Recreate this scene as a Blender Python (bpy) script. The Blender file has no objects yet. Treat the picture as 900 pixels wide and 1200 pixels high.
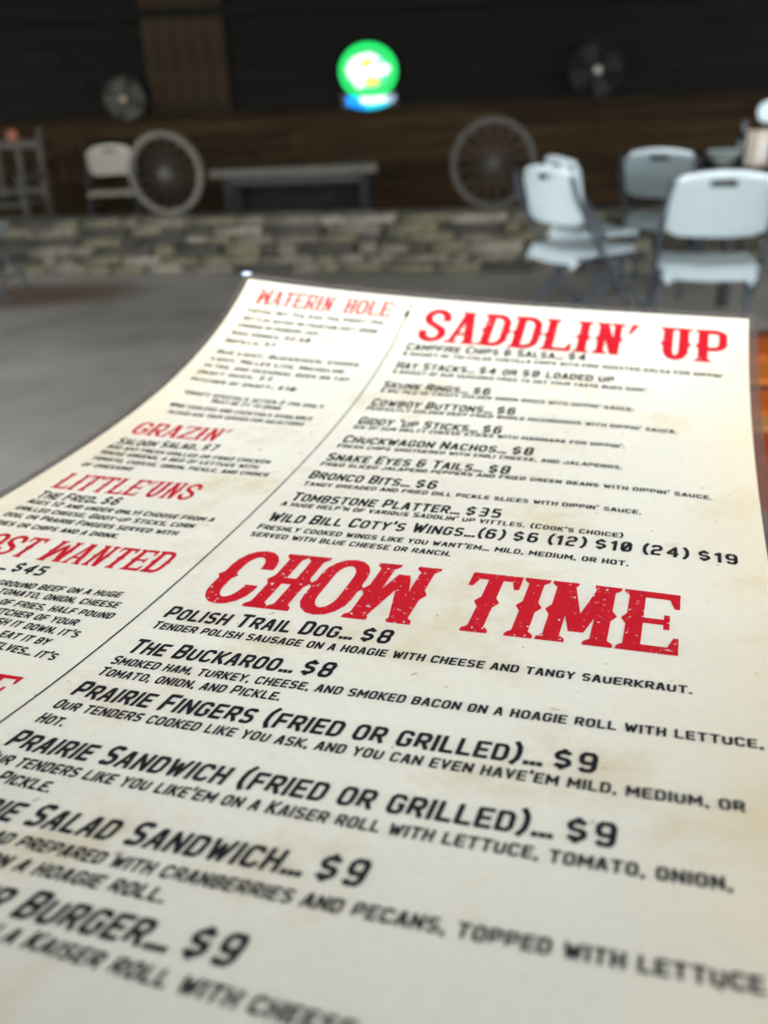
import bpy, bmesh, math, random
from mathutils import Vector, Matrix
from math import comb, pi, sin, cos, radians

sc = bpy.context.scene
COL = sc.collection

# ------------------------------------------------------------------ camera
F_PX = 970.0                                   # focal length in pixels of the 900x1200 frame
PITCH, ROLL, EYE = radians(26.55), radians(2.3), 1.15
fwd = Vector((0, cos(PITCH), -sin(PITCH)))
r0 = Vector((1, 0, 0)); u0 = Vector((0, sin(PITCH), cos(PITCH)))
RIGHT = r0 * cos(ROLL) - u0 * sin(ROLL)
UP = r0 * sin(ROLL) + u0 * cos(ROLL)
cam_d = bpy.data.cameras.new('camera'); cam = bpy.data.objects.new('camera', cam_d); COL.objects.link(cam)
m = Matrix((RIGHT, UP, -fwd)).transposed().to_4x4(); m.translation = Vector((0, 0, EYE)); cam.matrix_world = m
cam_d.sensor_fit = 'VERTICAL'; cam_d.lens = 3.99; cam_d.sensor_height = 3.99 * 1200 / F_PX
cam_d.clip_start = 0.005; cam_d.clip_end = 100
cam_d.dof.use_dof = True; cam_d.dof.focus_distance = 0.175; cam_d.dof.aperture_fstop = 1.9
sc.camera = cam

# ------------------------------------------------------------------ world, lights, exposure
sc.view_settings.view_transform = 'Standard'; sc.view_settings.look = 'None'
sc.view_settings.gamma = 1; sc.view_settings.use_curve_mapping = False
sc.view_settings.exposure = 1.68
w = bpy.data.worlds.new('overcast_sky'); sc.world = w; w.use_nodes = True
bg = w.node_tree.nodes['Background']; bg.inputs[0].default_value = (0.90, 0.945, 1.0, 1); bg.inputs[1].default_value = 1.7

# ------------------------------------------------------------------ materials
def nt(name):
    mt = bpy.data.materials.new(name); mt.use_nodes = True
    t = mt.node_tree; b = t.nodes['Principled BSDF']
    return mt, t, b
def mat(name, c, rough=.6, metal=0, var=0., scale=8., bump=0., stretch=None, c2=None, emit=None, spec=.5):
    mt, t, b = nt(name); N, L = t.nodes, t.links
    b.inputs['Roughness'].default_value = rough; b.inputs['Metallic'].default_value = metal
    b.inputs['Specular IOR Level'].default_value = spec
    tc = N.new('ShaderNodeTexCoord'); mp = N.new('ShaderNodeMapping'); L.new(tc.outputs['Object'], mp.inputs[0])
    if stretch: mp.inputs['Scale'].default_value = stretch
    nz = N.new('ShaderNodeTexNoise'); nz.inputs['Scale'].default_value = scale; nz.inputs['Detail'].default_value = 5
    L.new(mp.outputs[0], nz.inputs['Vector'])
    rp = N.new('ShaderNodeValToRGB'); L.new(nz.outputs['Fac'], rp.inputs[0])
    a = [x * (1 - var) for x in c]; d = c2 or [min(1, x * (1 + var)) for x in c]
    rp.color_ramp.elements[0].position = .3; rp.color_ramp.elements[1].position = .7
    rp.color_ramp.elements[0].color = (*a, 1); rp.color_ramp.elements[1].color = (*d, 1)
    L.new(rp.outputs[0], b.inputs['Base Color'])
    if bump:
        bp = N.new('ShaderNodeBump'); bp.inputs['Strength'].default_value = bump; bp.inputs['Distance'].default_value = .01
        L.new(nz.outputs['Fac'], bp.inputs['Height']); L.new(bp.outputs[0], b.inputs['Normal'])
    if emit:
        b.inputs['Emission Color'].default_value = (*emit[:3], 1); b.inputs['Emission Strength'].default_value = emit[3]
    return mt

M = {}
M['stone0'] = mat('stone_grey', (.120, .106, .078), .95, var=.55, scale=9, bump=.6)
M['stone1'] = mat('stone_green', (.108, .100, .060), .95, var=.55, scale=9, bump=.6)
M['stone2'] = mat('stone_dark', (.045, .040, .030), .95, var=.5, scale=9, bump=.6)
M['stone3'] = mat('stone_pale', (.19, .175, .13), .95, var=.4, scale=9, bump=.6)
M['mortar'] = mat('mortar', (.035, .031, .024), .95, var=.3, scale=20, bump=.4)
M['plank0'] = mat('wall_board_brown', (.036, .022, .0105), .85, var=.4, scale=5, stretch=(.3, 3, 3), bump=.2, spec=.05)
M['plank1'] = mat('wall_board_dark_brown', (.024, .0155, .008), .85, var=.4, scale=5, stretch=(.3, 3, 3), bump=.2, spec=.05)
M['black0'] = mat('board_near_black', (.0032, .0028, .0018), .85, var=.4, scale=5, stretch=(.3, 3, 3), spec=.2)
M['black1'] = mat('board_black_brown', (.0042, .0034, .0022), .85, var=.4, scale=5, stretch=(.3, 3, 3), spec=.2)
M['panel'] = mat('panel_brown', (.026, .015, .006), .8, var=.5, scale=3, spec=.2)
M['ceil'] = mat('ceiling_boards', (.02, .017, .013), .8, var=.3, spec=.2)
M['plastic'] = mat('white_moulded_plastic', (.73, .82, .83), .38, var=.04, scale=60)
M['plastic_old'] = mat('aged_ivory_plastic', (.66, .61, .50), .45, var=.06, scale=40)
M['frame'] = mat('grey_powder_coated_steel', (.050, .060, .075), .4, .2, var=.15, scale=30)
M['wheel'] = mat('weathered_grey_wood', (.050, .046, .036), .8, var=.3, scale=20, stretch=(1, 1, 4))
M['wheel_pale'] = mat('worn_pale_wood', (.105, .096, .072), .8, var=.3, scale=20)
M['iron'] = mat('dull_iron', (.10, .095, .085), .5, .6, var=.3, scale=20)
M['darkwood'] = mat('dark_stained_wood', (.010, .010, .008), .75, var=.3, scale=8, stretch=(.4, 3, 3))
M['greywood'] = mat('grey_weathered_wood', (.055, .050, .036), .8, var=.3, scale=8, stretch=(3, 3, .5))
M['palewood'] = mat('pale_table_edge', (.10, .088, .062), .6, var=.2, scale=8)
M['blackmetal'] = mat('black_metal', (.02, .02, .02), .4, .4, var=.2)
M['cream'] = mat('cream_card', (.62, .53, .42), .7, var=.08, scale=12)
M['greyceramic'] = mat('grey_green_ceramic', (.22, .25, .21), .4, var=.15)
M['disc'] = mat('pale_blue_enamel', (.62, .74, .78), .35, var=.05)
M['glassdark'] = mat('dark_bottle', (.02, .03, .03), .12, var=.1)
for i, c in enumerate([(.42, .085, .010), (.26, .045, .010), (.48, .13, .02), (.10, .028, .014), (.40, .17, .05)]):
    M['varn%d' % i] = mat('varnished_board_%s' % 'abcde'[i], c, .55, var=.3, scale=6, stretch=(.4, 5, 5), spec=.12)
M['gap'] = mat('table_underside', (.03, .02, .015), .7, var=.2)

# floor: worn grey concrete with a brown stain by the stone wall
mt, t, b = nt('worn_concrete'); N, L = t.nodes, t.links
geo = N.new('ShaderNodeNewGeometry')
n1 = N.new('ShaderNodeTexNoise'); n1.inputs['Scale'].default_value = .9; n1.inputs['Detail'].default_value = 7; n1.inputs['Roughness'].default_value = .6
L.new(geo.outputs['Position'], n1.inputs['Vector'])
rp = N.new('ShaderNodeValToRGB'); L.new(n1.outputs['Fac'], rp.inputs[0])
e = rp.color_ramp.elements; e[0].position = .34; e[0].color = (.215, .197, .16, 1); e[1].position = .66; e[1].color = (.44, .412, .355, 1)
mp = N.new('ShaderNodeMapping'); L.new(geo.outputs['Position'], mp.inputs[0])
mp.inputs['Location'].default_value = (2.75 * .62 - .17, -5.9 * 1.5 - .17, -.17); mp.inputs['Scale'].default_value = (.62, 1.5, 1)
n2 = N.new('ShaderNodeTexNoise'); n2.inputs['Scale'].default_value = 2.2; n2.inputs['Detail'].default_value = 3
L.new(geo.outputs['Position'], n2.inputs['Vector'])
ad = N.new('ShaderNodeVectorMath'); ad.operation = 'ADD'
sb = N.new('ShaderNodeVectorMath'); sb.operation = 'SCALE'; sb.inputs['Scale'].default_value = .35
L.new(n2.outputs['Color'], sb.inputs[0]); L.new(mp.outputs[0], ad.inputs[0]); L.new(sb.outputs[0], ad.inputs[1])
ln = N.new('ShaderNodeVectorMath'); ln.operation = 'LENGTH'; L.new(ad.outputs[0], ln.inputs[0])
r2 = N.new('ShaderNodeValToRGB'); L.new(ln.outputs['Value'], r2.inputs[0])
r2.color_ramp.elements[0].position = .45; r2.color_ramp.elements[0].color = (1, 1, 1, 1)
r2.color_ramp.elements[1].position = .85; r2.color_ramp.elements[1].color = (0, 0, 0, 1)
mx = N.new('ShaderNodeMix'); mx.data_type = 'RGBA'; L.new(r2.outputs[0], mx.inputs['Factor'])
L.new(rp.outputs[0], mx.inputs['A']); mx.inputs['B'].default_value = (.16, .10, .065, 1)
L.new(mx.outputs['Result'], b.inputs['Base Color']); b.inputs['Roughness'].default_value = .62
bp = N.new('ShaderNodeBump'); bp.inputs['Strength'].default_value = .15; bp.inputs['Distance'].default_value = .01
L.new(n1.outputs['Fac'], bp.inputs['Height']); L.new(bp.outputs[0], b.inputs['Normal'])
M['floor'] = mt

# menu paper: parchment print, tan staining towards the paper's own edges (generated along the sheet's uv)
mt, t, b = nt('parchment_print'); N, L = t.nodes, t.links
uv = N.new('ShaderNodeUVMap'); uv.uv_map = 'sheet'
def noise(sc_, det, ro=.5):
    n = N.new('ShaderNodeTexNoise'); n.inputs['Scale'].default_value = sc_; n.inputs['Detail'].default_value = det; n.inputs['Roughness'].default_value = ro
    L.new(uv.outputs[0], n.inputs['Vector']); return n
def ramp(src, p0, c0, p1, c1):
    r = N.new('ShaderNodeValToRGB'); L.new(src, r.inputs[0]); e = r.color_ramp.elements
    e[0].position = p0; e[0].color = (*c0, 1); e[1].position = p1; e[1].color = (*c1, 1); return r.outputs[0]
def mixc(f, a, b_, mode='MIX'):
    x = N.new('ShaderNodeMix'); x.data_type = 'RGBA'; x.blend_type = mode
    if isinstance(f, float): x.inputs['Factor'].default_value = f
    else: L.new(f, x.inputs['Factor'])
    for k, s in (('A', a), ('B', b_)):
        if isinstance(s, tuple): x.inputs[k].default_value = (*s, 1)
        else: L.new(s, x.inputs[k])
    return x.outputs['Result']
base = ramp(noise(9, 6, .6).outputs['Fac'], .3, (.76, .72, .60), .7, (.87, .83, .715))
patch = ramp(noise(22, 5, .65).outputs['Fac'], .54, (0, 0, 0), .68, (1, 1, 1))
base = mixc(patch, base, (.73, .645, .46))
blot = ramp(noise(48, 3, .5).outputs['Fac'], .71, (0, 0, 0), .76, (.7, .7, .7))
base = mixc(blot, base, (.66, .52, .33))
fine = ramp(noise(520, 3, .7).outputs['Fac'], .3, (.93, .93, .925), .7, (1, 1, 1))
base = mixc(1.0, base, fine, 'MULTIPLY')
sp = ramp(noise(330, 2, .4).outputs['Fac'], .735, (0, 0, 0), .76, (.8, .8, .8))
base = mixc(sp, base, (.42, .36, .26))
sx = N.new('ShaderNodeSeparateXYZ'); L.new(uv.outputs[0], sx.inputs[0])
def math_(op, a, b_):
    q = N.new('ShaderNodeMath'); q.operation = op
    for k, s in ((0, a), (1, b_)):
        if isinstance(s, (int, float)): q.inputs[k].default_value = s
        else: L.new(s, q.inputs[k])
    return q.outputs[0]
edge = math_('ABSOLUTE', math_('SUBTRACT', sx.outputs[0], .108), 0)
edge = math_('ADD', edge, math_('MULTIPLY', noise(30, 4).outputs['Fac'], .03))
em = ramp(math_('MULTIPLY', edge, 8.0), .78, (0, 0, 0), 1.0, (.5, .5, .5))
base = mixc(em, base, (.86, .70, .44))
L.new(base, b.inputs['Base Color']); b.inputs['Roughness'].default_value = .7; b.inputs['Specular IOR Level'].default_value = .2
M['paper'] = mt

def ink(name, c, wear, wsc, thr=.755):
    mt, t, b = nt(name); N, L = t.nodes, t.links
    uv = N.new('ShaderNodeUVMap'); uv.uv_map = 'sheet'
    b.inputs['Roughness'].default_value = .6; b.inputs['Specular IOR Level'].default_value = .2
    if wear:
        n = N.new('ShaderNodeTexNoise'); n.inputs['Scale'].default_value = wsc; n.inputs['Detail'].default_value = 3; n.inputs['Roughness'].default_value = .65
        L.new(uv.outputs[0], n.inputs['Vector'])
        big = N.new('ShaderNodeTexNoise'); big.inputs['Scale'].default_value = 45; L.new(uv.outputs[0], big.inputs['Vector'])
        at = N.new('ShaderNodeAttribute'); at.attribute_name = 'wear'
        q = N.new('ShaderNodeMath'); q.operation = 'MULTIPLY'; L.new(big.outputs['Fac'], q.inputs[0]); q.inputs[1].default_value = .28
        s = N.new('ShaderNodeMath'); s.operation = 'ADD'; L.new(n.outputs['Fac'], s.inputs[0]); L.new(q.outputs[0], s.inputs[1])
        s2 = N.new('ShaderNodeMath'); s2.operation = 'ADD'; L.new(s.outputs[0], s2.inputs[0]); L.new(at.outputs['Fac'], s2.inputs[1])
        r = N.new('ShaderNodeValToRGB'); L.new(s2.outputs[0], r.inputs[0]); e = r.color_ramp.elements
        e[0].position = thr; e[0].color = (*c, 1); e[1].position = thr + .02; e[1].color = (.78, .74, .67, 1)
        L.new(r.outputs[0], b.inputs['Base Color'])
    else: b.inputs['Base Color'].default_value = (*c, 1)
    return mt
M['red'] = ink('distressed_red_ink', (.56, .010, .022), True, 720, .78)
M['red_light'] = ink('red_ink_light_wear', (.56, .010, .022), True, 720, .815)
M['black'] = ink('black_ink', (.016, .016, .02), False, 1)

# clear laminating film: clear with a gloss that follows the viewing angle
mt, t, b = nt('clear_laminating_film'); N, L = t.nodes, t.links
N.remove(b); out = N['Material Output']
lwt = N.new('ShaderNodeLayerWeight'); lwt.inputs['Blend'].default_value = .5
p5 = N.new('ShaderNodeMath'); p5.operation = 'POWER'; p5.inputs[1].default_value = 5.0; L.new(lwt.outputs['Facing'], p5.inputs[0])
fr = N.new('ShaderNodeMath'); fr.operation = 'MULTIPLY_ADD'; fr.inputs[1].default_value = .94; fr.inputs[2].default_value = .035; L.new(p5.outputs[0], fr.inputs[0])
tr = N.new('ShaderNodeBsdfTransparent'); tr.inputs[0].default_value = (.97, .97, .965, 1)
gl = N.new('ShaderNodeBsdfGlossy'); gl.inputs['Roughness'].default_value = .16
tcn = N.new('ShaderNodeTexCoord'); nn = N.new('ShaderNodeTexNoise'); nn.inputs['Scale'].default_value = 60; nn.inputs['Detail'].default_value = 4
L.new(tcn.outputs['Object'], nn.inputs['Vector'])
bp = N.new('ShaderNodeBump'); bp.inputs['Strength'].default_value = .12; bp.inputs['Distance'].default_value = .001
L.new(nn.outputs['Fac'], bp.inputs['Height']); L.new(bp.outputs[0], gl.inputs['Normal'])
mxs = N.new('ShaderNodeMixShader'); L.new(fr.outputs[0], mxs.inputs[0]); L.new(tr.outputs[0], mxs.inputs[1]); L.new(gl.outputs[0], mxs.inputs[2])
L.new(mxs.outputs[0], out.inputs['Surface'])
M['film'] = mt
mt, t, b = nt('sealed_film_border')
b.inputs['Base Color'].default_value = (.12, .10, .09, 1); b.inputs['Roughness'].default_value = .35; b.inputs['Alpha'].default_value = .38
M['filmedge'] = mt

# ------------------------------------------------------------------ helpers
def tag(o, label=None, cat=None, group=None, kind=None):
    if label: o['label'] = label
    if cat: o['category'] = cat
    if group: o['group'] = group
    if kind: o['kind'] = kind
    return o
def empty(name, loc=(0, 0, 0), rz=0, **k):
    o = bpy.data.objects.new(name, None); COL.objects.link(o); o.location = loc; o.rotation_euler = (0, 0, rz)
    o.empty_display_size = .1; return tag(o, **k)
def copy_tree(o, parent=None):
    c = o.copy(); COL.objects.link(c)
    if parent: c.parent = parent; c.matrix_parent_inverse = o.matrix_parent_inverse
    for ch in list(o.children): copy_tree(ch, c)
    return c
class MB:
    def __init__(s): s.v = []; s.f = []; s.m = []
    def add(s, vs, fs, mi=0):
        b = len(s.v); s.v += [tuple(x) for x in vs]; s.f += [tuple(b + i for i in f) for f in fs]; s.m += [mi] * len(fs)
    def box(s, c, d, rot=None, bev=0., mi=0):
        bm = bmesh.new(); bmesh.ops.create_cube(bm, size=1); bmesh.ops.scale(bm, vec=d, verts=bm.verts)
        if bev: bmesh.ops.bevel(bm, geom=bm.edges[:], offset=bev, segments=2, affect='EDGES', profile=.5)
        if rot is not None: bmesh.ops.transform(bm, matrix=rot.to_4x4(), verts=bm.verts)
        bm.verts.index_update()
        s.add([v.co + Vector(c) for v in bm.verts], [[v.index for v in f.verts] for f in bm.faces], mi); bm.free()
    def tube(s, pts, r, n=10, closed=False, cap=True, flat=1.):
        pts = [Vector(p) for p in pts]; k = len(pts); rings = []
        up = None
        for i, p in enumerate(pts):
            if closed: d = pts[(i + 1) % k] - pts[i - 1]
            else: d = pts[min(i + 1, k - 1)] - pts[max(i - 1, 0)]
            d.normalize()
            if up is None:
                up = Vector((0, 0, 1)) if abs(d.z) < .9 else Vector((1, 0, 0))
            x = d.cross(up)
            if x.length < 1e-6: x = d.orthogonal()
            x.normalize(); y = x.cross(d).normalized(); up = y
            rr = r[i] if isinstance(r, (list, tuple)) else r
            rings.append([p + x * cos(2 * pi * j / n) * rr + y * sin(2 * pi * j / n) * rr * flat for j in range(n)])
        vs = [q for g in rings for q in g]; fs = []
        for i in range(k if closed else k - 1):
            a, b_ = i * n, ((i + 1) % k) * n
            fs += [(a + j, a + (j + 1) % n, b_ + (j + 1) % n, b_ + j) for j in range(n)]
        if cap and not closed: fs += [tuple(range(n))[::-1], tuple((k - 1) * n + j for j in range(n))]
        s.add(vs, fs)
    def lathe(s, prof, n=24, c=(0, 0, 0), M_=None):
        vs = []; fs = []; M_ = M_ or Matrix.Identity(3)
        for (r, z) in prof: vs += [Vector(c) + M_ @ Vector((r * cos(2 * pi * j / n), r * sin(2 * pi * j / n), z)) for j in range(n)]
        for i in range(len(prof) - 1):
            fs += [(i * n + j, i * n + (j + 1) % n, (i + 1) * n + (j + 1) % n, (i + 1) * n + j) for j in range(n)]
        fs += [tuple(range(n))[::-1], tuple((len(prof) - 1) * n + j for j in range(n))]
        s.add(vs, fs)
    def mesh(s, name):
        me = bpy.data.meshes.new(name); me.from_pydata(s.v, [], s.f)
        bm = bmesh.new(); bm.from_mesh(me); bmesh.ops.recalc_face_normals(bm, faces=bm.faces); bm.to_mesh(me); bm.free()
        return me
    def build(s, name, m_, parent=None, smooth=False, **k):
        me = s.mesh(name); me.materials.append(m_)
        if smooth:
            for p in me.polygons: p.use_smooth = True
            try: me.set_sharp_from_angle(angle=radians(40))
            except Exception: pass
        o = bpy.data.objects.new(name, me); COL.objects.link(o)
        if parent: o.parent = parent
        return tag(o, **k)
def boxo(name, c, d, m_, parent=None, bev=0., rot=None, **k):
    b = MB(); b.box((0, 0, 0), d, rot, bev); o = b.build(name, m_, parent, **k); o.location = c; return o

# bent-sheet control points fitted to how the page is held
CTRL = [[[-0.0614, -0.1058, 0.37609], [-0.08451, -0.04177, 0.34759], [-0.11264, -0.0095, 0.27083], [-0.1352, 0.01147, 0.21605], [-0.15587, 0.05618, 0.15369], [-0.17748, 0.05739, 0.08434]], [[0.00379, -0.09113, 0.35549], [-0.0157, -0.03056, 0.32017], [-0.04273, -0.00394, 0.25558], [-0.06677, 0.02732, 0.19805], [-0.08532, 0.06656, 0.12854], [-0.11088, 0.03657, 0.06435]], [[0.07169, -0.08324, 0.33867], [0.05274, -0.02977, 0.29267], [0.02662, -0.00489, 0.22924], [0.0041, 0.02932, 0.17445], [-0.01942, 0.06739, 0.10552], [-0.04351, 0.04822, 0.03737]], [[0.1401, -0.07412, 0.31788], [0.12021, -0.01959, 0.275], [0.09653, 0.01255, 0.20772], [0.07236, 0.03931, 0.14875], [0.04718, 0.05193, 0.08093], [0.02348, 0.05664, 0.01305]]]
LINES = [
    ('red', "WATERIN' HOLE", 0.009, 0.01353, 0.07335, 0.01338, 0.0092),
    ('red', "SADDLIN' UP", 0.08901, 0.02759, 0.20889, 0.03044, 0.0215),
    ('red', "GRAZIN'", 0.0088, 0.11385, 0.04523, 0.11309, 0.0095),
    ('red', "LITTLE'UNS", 0.00941, 0.15666, 0.05736, 0.15446, 0.0108),
    ('red', 'CHOW TIME', 0.08988, 0.20637, 0.19676, 0.20696, 0.027),
    ('red', 'MOST WANTED', 0.0085, 0.19737, 0.07309, 0.19588, 0.0112),
    ('title', 'Campfire Chips & Salsa...$4', 0.08718, 0.03478, 0.15887, 0.03513, 0.0052),
    ('desc', "A basket of tri-color tortilla chips with fire roasted salsa for dippin'.", 0.08708, 0.03876, 0.20834, 0.04044, 0.0029),
    ('title', 'Hay Stacks...$4 or $8 loaded up', 0.08738, 0.0486, 0.17025, 0.0497, 0.0052),
    ('desc', "A basket of our seasoned fries to get your taste buds goin'.", 0.08722, 0.05245, 0.18259, 0.05465, 0.0029),
    ('title', 'Skunk Rings...$6', 0.087, 0.0637, 0.12869, 0.06469, 0.0052),
    ('desc', "A big pile of crispy golden onion rings with dippin' sauce.", 0.08716, 0.06711, 0.17882, 0.06937, 0.0029),
    ('title', 'Cowboy Buttons...$6', 0.08733, 0.0778, 0.14046, 0.0785, 0.0056),
    ('desc', "Perfectly golden deep fried whole mushrooms with dippin' sauce.", 0.08693, 0.0814, 0.19341, 0.0826, 0.0029),
    ('title', "Giddy 'up Sticks...$6", 0.08764, 0.09238, 0.13871, 0.09313, 0.0056),
    ('desc', "Six of our melty cheese sticks with marinara for dippin'.", 0.08732, 0.09605, 0.17818, 0.09639, 0.0029),
    ('title', 'Chuckwagon Nachos...$8', 0.08757, 0.10679, 0.15167, 0.10696, 0.0056),
    ('desc', 'Fresh chips smothered with chili cheese, and jalapenos.', 0.08733, 0.11076, 0.17865, 0.11093, 0.0029),
    ('title', 'Snake Eyes & Tails...$8', 0.08719, 0.12047, 0.14715, 0.12102, 0.0056),
    ('desc', "Fried sliced jalapeno peppers and fried green beans with dippin' sauce.", 0.08708, 0.12442, 0.20377, 0.1241, 0.0029),
    ('title', 'Bronco Bits...$6', 0.08692, 0.13369, 0.12829, 0.13472, 0.0056),
    ('desc', "Tangy breaded and fried dill pickle slices with dippin' sauce.", 0.0874, 0.13863, 0.18587, 0.13838, 0.0029),
    ('title', 'Tombstone Platter...$35', 0.08797, 0.14892, 0.15041, 0.14919, 0.0056),
    ('desc', "A huge help'n of various Saddlin' up vittles. (Cook's choice)", 0.08659, 0.15258, 0.18239, 0.15335, 0.0029),
    ('title', "Wild Bill Coty's Wings...(6) $6 (12) $10 (24) $19", 0.08698, 0.16246, 0.2096, 0.16039, 0.0056),
    ('desc', "Freshly cooked wings like you want'em... mild, medium, or hot.", 0.08642, 0.16752, 0.18484, 0.16838, 0.0031),
    ('desc', 'served with blue cheese or ranch.', 0.08647, 0.17184, 0.14265, 0.17297, 0.0031),
    ('title', 'Polish Trail Dog...$8', 0.08678, 0.21556, 0.14114, 0.21539, 0.0058),
    ('desc', 'Tender polish sausage on a hoagie with cheese and tangy sauerkraut.', 0.0869, 0.22013, 0.19946, 0.22081, 0.0033),
    ('title', 'The Buckaroo...$8', 0.08761, 0.23056, 0.13421, 0.23045, 0.0058),
    ('desc', 'Smoked ham, turkey, cheese, and smoked bacon on a hoagie roll with lettuce,', 0.08701, 0.2354, 0.20996, 0.23624, 0.0033),
    ('desc', 'Tomato, onion, and Pickle.', 0.08716, 0.23996, 0.12779, 0.24029, 0.0033),
    ('title', 'Prairie Fingers (fried or grilled)...$9', 0.08684, 0.24821, 0.18618, 0.24956, 0.0058),
    ('desc', "Our tenders cooked like you ask, and you can even have'em mild, medium, or", 0.08665, 0.2527, 0.20643, 0.25448, 0.0033),
    ('desc', 'Hot.', 0.08698, 0.25765, 0.09305, 0.25789, 0.0033),
    ('title', 'Prairie Sandwich (fried or grilled)...$9', 0.08709, 0.26614, 0.19042, 0.2671, 0.0058),
    ('desc', "Our tenders like you like'em on a Kaiser roll with lettuce, tomato, onion,", 0.08709, 0.27068, 0.20402, 0.27234, 0.0033),
    ('desc', 'and Pickle.', 0.08709, 0.27508, 0.10505, 0.27576, 0.0033),
    ('title', 'Prairie Salad Sandwich...$9', 0.08709, 0.28421, 0.16069, 0.2835, 0.0058),
    ('desc', 'Chicken salad prepared with cranberries and pecans, topped with lettuce', 0.08709, 0.28889, 0.20634, 0.2889, 0.0033),
    ('desc', 'and tomato, on a hoagie roll.', 0.08709, 0.29348, 0.1378, 0.2935, 0.0033),
    ('title', 'Trailblazer Burger...$9', 0.08709, 0.30194, 0.15223, 0.30127, 0.0058),
    ('desc', 'Half pound patty on a Kaiser roll with cheese, bacon, and lettuce', 0.08709, 0.3049, 0.2035, 0.3078, 0.0033),
    ('red', 'ON THE SIDE', 0.0085, 0.2552, 0.0733, 0.2550, 0.0106),
    ('desc', 'Coffee, Hot Tea, Iced Tea, Sweet Tea,', 0.00785, 0.01938, 0.07299, 0.01888, 0.003),
    ('desc', 'Bottled water or fountain soft drink', 0.00817, 0.02448, 0.07192, 0.02491, 0.003),
    ('desc', 'Lemonade or Cranberry juice', 0.00796, 0.02922, 0.04649, 0.02963, 0.003),
    ('desc', 'Kids drinks..$2.50', 0.00761, 0.03471, 0.04527, 0.03499, 0.003),
    ('desc', 'Refills..$1', 0.00728, 0.04034, 0.03095, 0.04017, 0.003),
    ('desc', 'Bud Light, Budweiser, Coors', 0.00765, 0.04857, 0.07209, 0.04933, 0.003),
    ('desc', 'Light, Miller Lite, Michelob', 0.00768, 0.05381, 0.06781, 0.05512, 0.003),
    ('desc', 'Ultra, and seasonal beer on tap', 0.0073, 0.05888, 0.07228, 0.06075, 0.003),
    ('desc', 'Draft mugs..$3', 0.00723, 0.06432, 0.04139, 0.06479, 0.003),
    ('desc', 'Pitcher of draft..$10', 0.00747, 0.07012, 0.0544, 0.07103, 0.003),
    ('desc', '*Draft specials after 2 pm only', 0.01008, 0.08028, 0.07059, 0.08246, 0.003),
    ('desc', 'Must be 21 to drink', 0.02538, 0.08475, 0.05509, 0.08604, 0.003),
    ('desc', 'Wine coolers and cocktails available', 0.01043, 0.09063, 0.07013, 0.09208, 0.003),
    ('desc', 'please ask your server for selections', 0.01305, 0.09597, 0.06886, 0.09668, 0.003),
    ('desc', 'Add any fresh grilled or fried chicken', 0.008, 0.12603, 0.06999, 0.12601, 0.003),
    ('desc', 'House greens, a bed of lettuce with', 0.00843, 0.13042, 0.06777, 0.13021, 0.003),
    ('desc', 'tomato, cheese, onion, pickle, and choice', 0.00853, 0.13519, 0.07379, 0.13482, 0.003),
    ('desc', 'of dressing', 0.00833, 0.14032, 0.02715, 0.13953, 0.003),
    ('desc', 'Ages 12 and under only! Choose from a', 0.00946, 0.16777, 0.07205, 0.16599, 0.003),
    ('desc', 'grilled cheese, Giddy-up Sticks, corn', 0.00912, 0.17234, 0.0683, 0.17078, 0.003),
    ('desc', 'dog, or Prairie Fingers served with', 0.00882, 0.1768, 0.06602, 0.17573, 0.003),
    ('title', 'Saloon Salad..$7', 0.00903, 0.12226, 0.0475, 0.12009, 0.0048),
    ('title', 'The Fred..$6', 0.00968, 0.16406, 0.03766, 0.16222, 0.005),
    ('desc', 'fries or chips and a drink.', 0.0085, 0.1821, 0.05067, 0.18089, 0.0031),
    ('descx', 'of ground beef on a huge', 0.07093, 0.20917, 0.03765, 0.21093, 0.0032),
    ('descx', 'bun, tomato, onion, cheese', 0.07356, 0.21384, 0.04078, 0.2145, 0.0032),
    ('descx', 'pile of fries, half pound', 0.07532, 0.21862, 0.04467, 0.21893, 0.0032),
    ('descx', 'a pitcher of your', 0.06904, 0.22325, 0.04814, 0.22287, 0.0032),
    ('descx', "wash it down. it's", 0.07282, 0.22779, 0.05166, 0.22686, 0.0032),
    ('descx', 'eat it by', 0.06848, 0.23221, 0.05578, 0.23152, 0.0032),
    ('descx', "yourselves... it's", 0.07434, 0.23726, 0.05991, 0.23617, 0.0032),
    ('titlex', '...$45', 0.04457, 0.20429, 0.03146, 0.20385, 0.005),
]

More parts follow.
